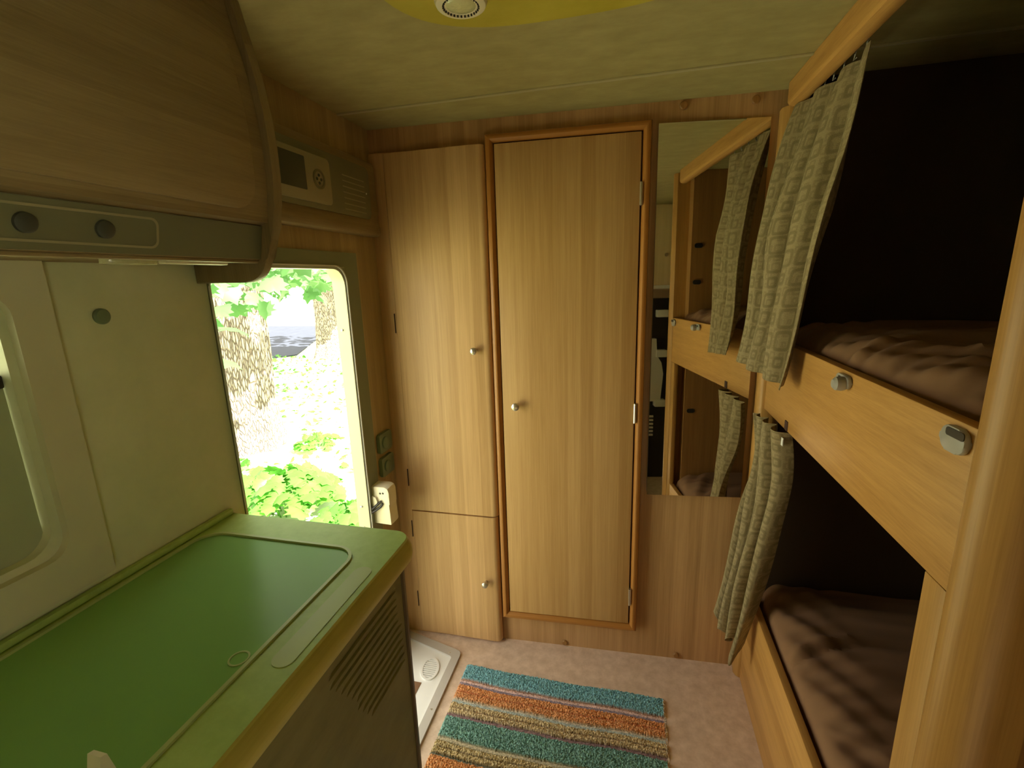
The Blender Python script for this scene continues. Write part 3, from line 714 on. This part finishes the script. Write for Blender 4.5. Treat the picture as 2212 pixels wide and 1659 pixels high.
# flare-tinted bull-nosed band along front and round the corner
def band_prof(t): 
    return [(0, ZC), (.004, ZC-.0015), (.011, ZC-.012), (.014, ZC-.026), (.011, ZC-.042), (.002, ZC-.0515), (-.006, ZC-.0515), (-.006, ZC-.02)]
path = [(-.341, -2.3, 1, 0)] + [(-.341, y, 1, 0) for y in (-1.6, -1.2, -1.0, -.86)]
for i in range(9):
    t = math.radians(i*90/8); path.append((-.341-.034+.034*math.cos(t), -.818-.034+.034*math.sin(t), math.cos(t), math.sin(t)))
path += [(-.50, -.816, 0, 1), (XL+.002, -.816, 0, 1)]
bd = MB(); pr_ = band_prof(0); k = len(pr_)
v = [(x+dx*o*(1 if dx > .3 else .45), y+dy*o*.45*(1), z) for x, y, dx, dy in path for o, z in pr_]
f = [(a*k+i, a*k+(i+1) % k, (a+1)*k+(i+1) % k, (a+1)*k+i) for a in range(len(path)-1) for i in range(k)] + [tuple(range(k)), tuple((len(path)-1)*k+i for i in range(k-1, -1, -1))]
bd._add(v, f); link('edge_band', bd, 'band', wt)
# finger recess at the worktop front; its highlight is painted as a patch
link('grip_highlight', MB().prism(rrect(-.385, -.352, -1.175, -.945, .0155, 8), 'z', ZC-.0005, ZC+.0012), 'lidrim', wt)
link('back_upstand', MB().box(XL+.0005, XL+.014, -2.3, -.818, ZC, ZC+.014, .004), 'counter', wt)

gl = thing('glass_lid', 'dark glossy glass lid set into the worktop, lens-flare green in its colour', 'hob lid', (-.6, -1.3, ZC-.01))
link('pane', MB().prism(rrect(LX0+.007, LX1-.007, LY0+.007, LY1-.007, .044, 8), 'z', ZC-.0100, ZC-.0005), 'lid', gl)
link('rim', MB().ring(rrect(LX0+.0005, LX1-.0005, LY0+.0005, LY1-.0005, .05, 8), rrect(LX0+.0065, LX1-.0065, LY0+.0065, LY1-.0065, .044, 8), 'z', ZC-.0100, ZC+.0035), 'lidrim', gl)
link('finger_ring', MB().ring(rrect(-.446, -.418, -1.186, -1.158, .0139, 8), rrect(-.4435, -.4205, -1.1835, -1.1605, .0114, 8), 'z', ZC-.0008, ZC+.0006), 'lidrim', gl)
wt2 = link('plastic_prop', MB().prism([(-1.352, ZC+.0002), (-1.332, ZC+.0002), (-1.338, ZC+.034), (-1.344, ZC+.036)], 'x', -.452, -.434), 'cream', at=(-.44, -1.34, ZC))
tag(wt2, 'small pale plastic wedge standing on the glass lid at picture bottom', 'wedge')

# ------------------------------------------------------------------ entry step tray in the floor
tr = thing('step_tray', 'white entry step tray with grey frame and slatted oval vent', 'step tray', (-.66, -.35, 0))
ot = [(XL+.002, -.070), (-.555, -.128), (-.540, -.134), (-.531, -.146), (-.530, -.16), (-.530, -.78), (XL+.002, -.78)]
it_ = [(XL+.006, -.104), (-.572, -.163), (-.567, -.165), (-.563, -.168), (-.560, -.174), (-.560, -.76), (XL+.006, -.76)]
link('tray_frame', MB().ring(ot, it_, 'z', .0005, .010), 'grey_frame', tr)
link('tray_floor', MB().prism(it_, 'z', .0004, .003), 'white', tr)
vo = [(-.622+.036*math.cos(t*math.pi/14)-.008*math.sin(t*math.pi/14), -.236+.052*math.sin(t*math.pi/14)) for t in range(28)]
vi = [(-.622+.027*math.cos(t*math.pi/14)-.007*math.sin(t*math.pi/14), -.236+.043*math.sin(t*math.pi/14)) for t in range(28)]
vn = link('vent', MB().ring(vo, vi, 'z', .003, .008), 'white', tr)
link('vent_hole', MB().prism(vi, 'z', .0031, .0036), 'greenish', vn)
sl = MB()
for i in range(9):
    y = -.272+i*.009; hw = .029*math.sqrt(max(0, 1-((y+.236)/.044)**2)); ox = -.622-.008*(y+.236)/.052
    sl.box(ox-hw, ox+hw, y-.003, y+.003, .0037, .007)
link('vent_slats', sl, 'white', vn)
link('tread_patch', MB().box(-.70, -.628, -.42, -.30, .003, .005, .0008), 'sheet', tr)
for x, y in ((-.575, -.150), (-.545, -.40)): link('screw', MB().rev([(.0035, 0), (.003, .0012), (.0005, .0014)], (x, y, .010), n=10), 'steel', tr)

# ------------------------------------------------------------------ striped mat
STR = [(0, (.15, .37, .43), 1), (.066, (.33, .16, .10), 0), (.071, (.62, .40, .36), 0), (.079, (.20, .15, .20), 0), (.094, (.62, .25, .085), 1), (.117, (.42, .12, .04), .55), (.123, (.60, .25, .09), 1),
       (.147, (.45, .38, .27), 0), (.152, (.30, .36, .33), 0), (.167, (.50, .38, .19), 1), (.184, (.22, .13, .06), .5), (.189, (.50, .38, .20), 1), (.206, (.18, .10, .10), 0), (.221, (.13, .28, .23), 1),
       (.293, (.40, .33, .20), 0), (.303, (.12, .10, .05), 0), (.310, (.47, .36, .17), 1), (.325, (.16, .11, .05), .5), (.330, (.47, .36, .17), 1), (.346, (.08, .08, .05), 0), (.356, (.60, .25, .085), 1),
       (.40, (.42, .36, .25), 0), (.42, (.15, .37, .43), 1), (.50, (.62, .40, .36), 0), (.51, (.50, .38, .19), 1), (.56, (.18, .10, .10), 0)]
def stripe(d):
    s_ = STR[0]
    for q in STR:
        if d >= q[0]: s_ = q
    return s_
random.seed(5)
rg = bmesh.new(); cl_ = rg.verts.layers.float_color.new('stripe')
NX, NY = 300, 260; X0, X1, Y0, Y1 = -.490, .236, -.192, -.76
rv = []
for j in range(NY+1):
    row = []
    for i in range(NX+1):
        x = X0+(X1-X0)*i/NX; d = (Y0-Y1)*j/NY; y = Y0-d+.003*math.sin(x*9)+.0015*math.sin(x*23)
        dd = d+.0012*math.sin(x*14+d*30)+random.uniform(-.0008, .0008)
        q = stripe(dd); h = .003 + .010*q[2]*random.uniform(.55, 1.15)
        if i in (0, NX) or j in (0, NY): h = .001
        if i < 3 or i > NX-3: h *= .6
        vtx = rg.verts.new(TW((x+random.uniform(-.001, .001), y, h)))
        vtx[cl_] = (*(q[1] if i < NX-3 else (.62, .52, .42)), 1); row.append(vtx)
    rv.append(row)
for j in range(NY):
    for i in range(NX): rg.faces.new((rv[j][i], rv[j][i+1], rv[j+1][i+1], rv[j+1][i]))
mbr = MB('W'); mbr.bm.free(); mbr.bm = rg
ru = link('striped_mat', mbr, 'rug', smooth=False)
tag(ru, 'striped cotton bath mat in teal, orange and tan on the floor', 'mat')

# ------------------------------------------------------------------ ceiling lamp
la = thing('ceiling_lamp', 'yellow rounded ceiling lamp board with a round spotlight', 'ceiling lamp', (-.1, -.8, H))
se = []
for i in range(64):
    t = 2*math.pi*i/64; c_, s_ = math.cos(t), math.sin(t)
    se.append((-.04+.315*math.copysign(abs(c_)**.72, c_), -.80+.222*math.copysign(abs(s_)**.72, s_)))
link('lamp_board', MB().prism(se, 'z', H-.016, H-.0005, bev=.006), 'lamp_board', la)
sp = link('spotlight', MB().rev([(.047, 0), (.047, .006), (.044, .012), (.034, .015), (.031, .012)], (-.220, -.700, H-.016), d=(0, 0, -1), n=36), 'cream', la)
link('lens', MB().rev([(.029, .010), (.026, .0125), (.014, .0145), (.001, .015)], (-.220, -.700, H-.016), d=(0, 0, -1), n=32), 'lens', sp)
dsh = MB()
for i in range(30):
    t = 2*math.pi*i/30; dsh.box(-.220+.0315*math.cos(t)-.0014, -.220+.0315*math.cos(t)+.0014, -.700+.0315*math.sin(t)-.0014, -.700+.0315*math.sin(t)+.0014, H-.031, H-.027)
link('lens_notches', dsh, 'black', sp)

# ------------------------------------------------------------------ what the mirror shows behind: fridge recess and cupboard past the bunks
fu = thing('fridge_cupboard', 'pale wood cupboard over a dark recess seen in the mirror', 'cupboard', (.9, -1.7, 0))
link('upper_door', MB().box(.46, XR-.002, -1.86, -1.82, 1.42, H-.002, .003), 'pale_wood', fu)
link('shelf_edge', MB().box(.45, XR-.002, -1.87, -1.81, 1.395, 1.418, .002), 'white', fu)
link('vent_bar', MB().box(.47, XR-.002, -1.86, -1.825, 1.33, 1.394, .002), 'steel', fu)
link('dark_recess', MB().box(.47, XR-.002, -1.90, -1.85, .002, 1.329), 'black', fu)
dr = link('door_rack', MB().prism([(.62, .60), (.70, .60), (.715, .80), (.70, .88), (.668, .93), (.66, 1.05), (.62, 1.05)], 'y', -1.849, -1.80), 'white', fu)
for z in (.56, .92, 1.20): link('rack_clip', MB().box(.66, .735, -1.849, -1.79, z, z+.05, .004), 'white', dr)
st = MB()
for i in range(6): st.box(.60, .665, -1.849, -1.835, .33+i*.028, .343+i*.028)
link('vent_stripes', st, 'white', fu)
link('knob', MB().rev([(.006, 0), (.012, .012), (.011, .018), (.001, .02)], (.71, -1.82, 1.62), d=(0, 1, 0), n=16), 'metal', fu)

# ------------------------------------------------------------------ outside
GZ = -.5
def ground_patch(x0, x1, y0, y1, z0, z1): return MB().box(x0, x1, y0, y1, z0, z1)
gd = link('lawn', ground_patch(-40, 14, -22, 60, GZ-.1, GZ), 'grass', smooth=False); tag(gd, 'sunlit pale green lawn outside the doorway', 'lawn', kind='structure')
rd = MB(); v = [(-40, 18.3, GZ+.002), (-40, 7.0, GZ+.002), (-9.4, 8.9, GZ+.002), (-9.0, 9.65, GZ+.002), (-11.2, 13.8, GZ+.002), (-12.5, 17.7, GZ+.002)]
v += [(a, b, GZ+.03) for a, b, c_ in v]
n = 6; rd._add(v, [tuple(range(5, -1, -1)), tuple(range(6, 12))] + [(i, (i+1) % n, (i+1) % n+n, i+n) for i in range(n)])
rd = link('road', rd, 'road', smooth=False); tag(rd, 'asphalt road beyond the trees, its shade painted blue grey', 'road', kind='structure')

def leaf_pts(size, lobes=5):
    """outline of a lobed broad leaf, stem end at origin, tip along +x"""
    pts = [(0, 0)]
    base = [(.05, .16), (-.06, .34), (.16, .36), (.10, .52), (.34, .42), (.42, .60), (.52, .36), (.70, .36), (.78, .16), (1.0, 0)]
    pts += base + [(x, -y) for x, y in reversed(base[:-1])]
    return [(x*size, y*size) for x, y in pts]
def add_leaf(bm, p, d, up, size):
    d = Vector(d).normalized(); up = Vector(up); s_ = d.cross(up).normalized(); nrm = s_.cross(d)
    pts = leaf_pts(size); c_ = bm.verts.new(Vector(p)+d*size*.42+nrm*size*.05)
    vs = [bm.verts.new(Vector(p)+d*x+s_*y - nrm*(y*y)/size*.55 - nrm*max(0, x-size*.5)**2/size*.4) for x, y in pts]
    for i in range(len(vs)): bm.faces.new((c_, vs[i], vs[(i+1) % len(vs)]))
def trunk(h, r, seed, c0):
    m = MB(); rnd = random.Random(seed); n = 28; K = 26
    offs = [rnd.uniform(0, 6.28) for _ in range(6)]
    def fn(u, v):
        t = u*2*math.pi; z = GZ-.03+v*h
        rr_ = r*(1+.35*math.exp(-(z-GZ)/.35)-.10*v)*(1+.05*math.sin(5*t+offs[0]+z)+.04*math.sin(9*t+offs[1]-2*z)+.02*math.sin(17*t+offs[2]+5*z))
        return (c0[0]+rr_*math.cos(t)+.04*math.sin(z), c0[1]+rr_*math.sin(t), z)
    m.grid(fn, 90, 60); bmesh.ops.remove_doubles(m.bm, verts=m.bm.verts, dist=.0005)
    bmesh.ops.holes_fill(m.bm, edges=[e for e in m.bm.edges if e.is_boundary]); return m
def tree(loc, r, h, label, seed, leaf_boxes):
    t = thing('tree', label, 'tree', (loc[0], loc[1], GZ))
    link('trunk', trunk(h, r, seed, loc), 'bark', t)
    rnd = random.Random(seed+1); m = MB()
    for (x0, x1, y0, y1, z0, z1, n, s0, s1) in leaf_boxes:
        for _ in range(n):
            p = (rnd.uniform(x0, x1), rnd.uniform(y0, y1), rnd.uniform(z0, z1))
            d = (rnd.uniform(-1, 1), rnd.uniform(-1, 1), rnd.uniform(-1.1, -.1))
            add_leaf(m.bm, p, d, (rnd.uniform(-.5, .5)+.4, rnd.uniform(-.5, .5)-.3, 1), rnd.uniform(s0, s1))
    link('foliage', m, 'leaf_canopy', t)
    b = MB()
    for _ in range(5):
        a = rnd.uniform(0, 6.28); z = GZ+h*.9
        q = Vector((loc[0], loc[1], z)); b.tube([q, q+Vector((math.cos(a)*.8, math.sin(a)*.8, .5)), q+Vector((math.cos(a)*2, math.sin(a)*2, 1.0))], [r*.35, r*.2, r*.08])
    link('branches', b, 'bark', t); return t
tree((-4.42, 3.02), .285, 3.6, 'thick rough barked tree trunk nearest the doorway', 11,
     [(-2.5, -1.9, .40, 1.9, 1.46, 1.75, 60, .13, .20), (-2.6, -2.1, .4, 1.5, 1.32, 1.5, 14, .12, .18), (-2.5, -2.0, .35, .62, 1.05, 1.45, 9, .16, .24), (-3.4, -2.4, .4, 3.2, 1.75, 2.5, 300, .14, .24), (-6, -3.2, 1, 5, 2.4, 4.2, 320, .18, .30)])
tree((-7.75, 9.55), .36, 5.0, 'second bark covered tree trunk further off by the road', 23,
     [(-6.5, -5.5, 5.2, 7.2, 1.5, 2.4, 90, .2, .32), (-7.0, -5.6, 8.3, 9.8, 2.1, 3.4, 260, .26, .38), (-10, -5.5, 7, 12, 2.6, 5, 300, .25, .4)])
# leafy plants at the bottom of the doorway view
def plant(name, label, cx, cy, rx, ry, h, n, s0, s1, seed):
    rnd = random.Random(seed); m = MB(); t = thing(name, label, 'plant', (cx, cy, GZ), 'leafy plants outside the doorway'); st_ = MB()
    for _ in range(n):
        a = rnd.uniform(0, 6.28); q = math.sqrt(rnd.random()); x, y = cx+rx*q*math.cos(a), cy+ry*q*math.sin(a); z = GZ+h*(1-.45*q*q)*rnd.uniform(.65, 1)
        d = (math.cos(a)*rnd.uniform(.3, 1)+.35, math.sin(a)*rnd.uniform(.3, 1)-.45, rnd.uniform(-.7, -.05))
        add_leaf(m.bm, (x, y, z), d, (rnd.uniform(-.3, .3), rnd.uniform(-.3, .3), 1), rnd.uniform(s0, s1))
        if rnd.random() < .3: st_.tube([(cx+.5*(x-cx), cy+.5*(y-cy), GZ-.01), (x, y, z)], .006, 5)
    link('leaves', m, 'leaf', t); link('stems', st_, 'leaf', t)
plant('leafy_plant', 'large leaved green plant right below the doorway, left side', -2.85, 1.62, .50, .36, .42, 170, .12, .20, 3)
plant('leafy_plant', 'large leaved green plant below the doorway, middle', -1.98, 1.30, .32, .28, .30, 100, .10, .17, 4)
plant('leafy_plant', 'small leafy clump on the lawn beside the near trunk', -3.55, 3.05, .20, .20, .22, 36, .08, .13, 5)
gw = MB(); rnd = random.Random(9)
for _ in range(2600):
    x = rnd.uniform(-9.5, -2.0); y = rnd.uniform(1.4, 9.5)
    if (x+4.42)**2+(y-3.02)**2 < .3 or (x+7.75)**2+(y-9.55)**2 < .5 or (abs(x+3.55) < .36 and abs(y-3.05) < .36) or (x > -3.5 and y < 2.2): continue
    add_leaf(gw.bm, (x, y, GZ+rnd.uniform(.01, .06)), (rnd.uniform(-1, 1), rnd.uniform(-1, 1), rnd.uniform(.0, .6)), (0, .2, 1), rnd.uniform(.04, .11))
lw = link('lawn_weeds', gw, 'leaf'); tag(lw, 'low weeds scattered over the sunlit lawn', 'weeds', kind='stuff')
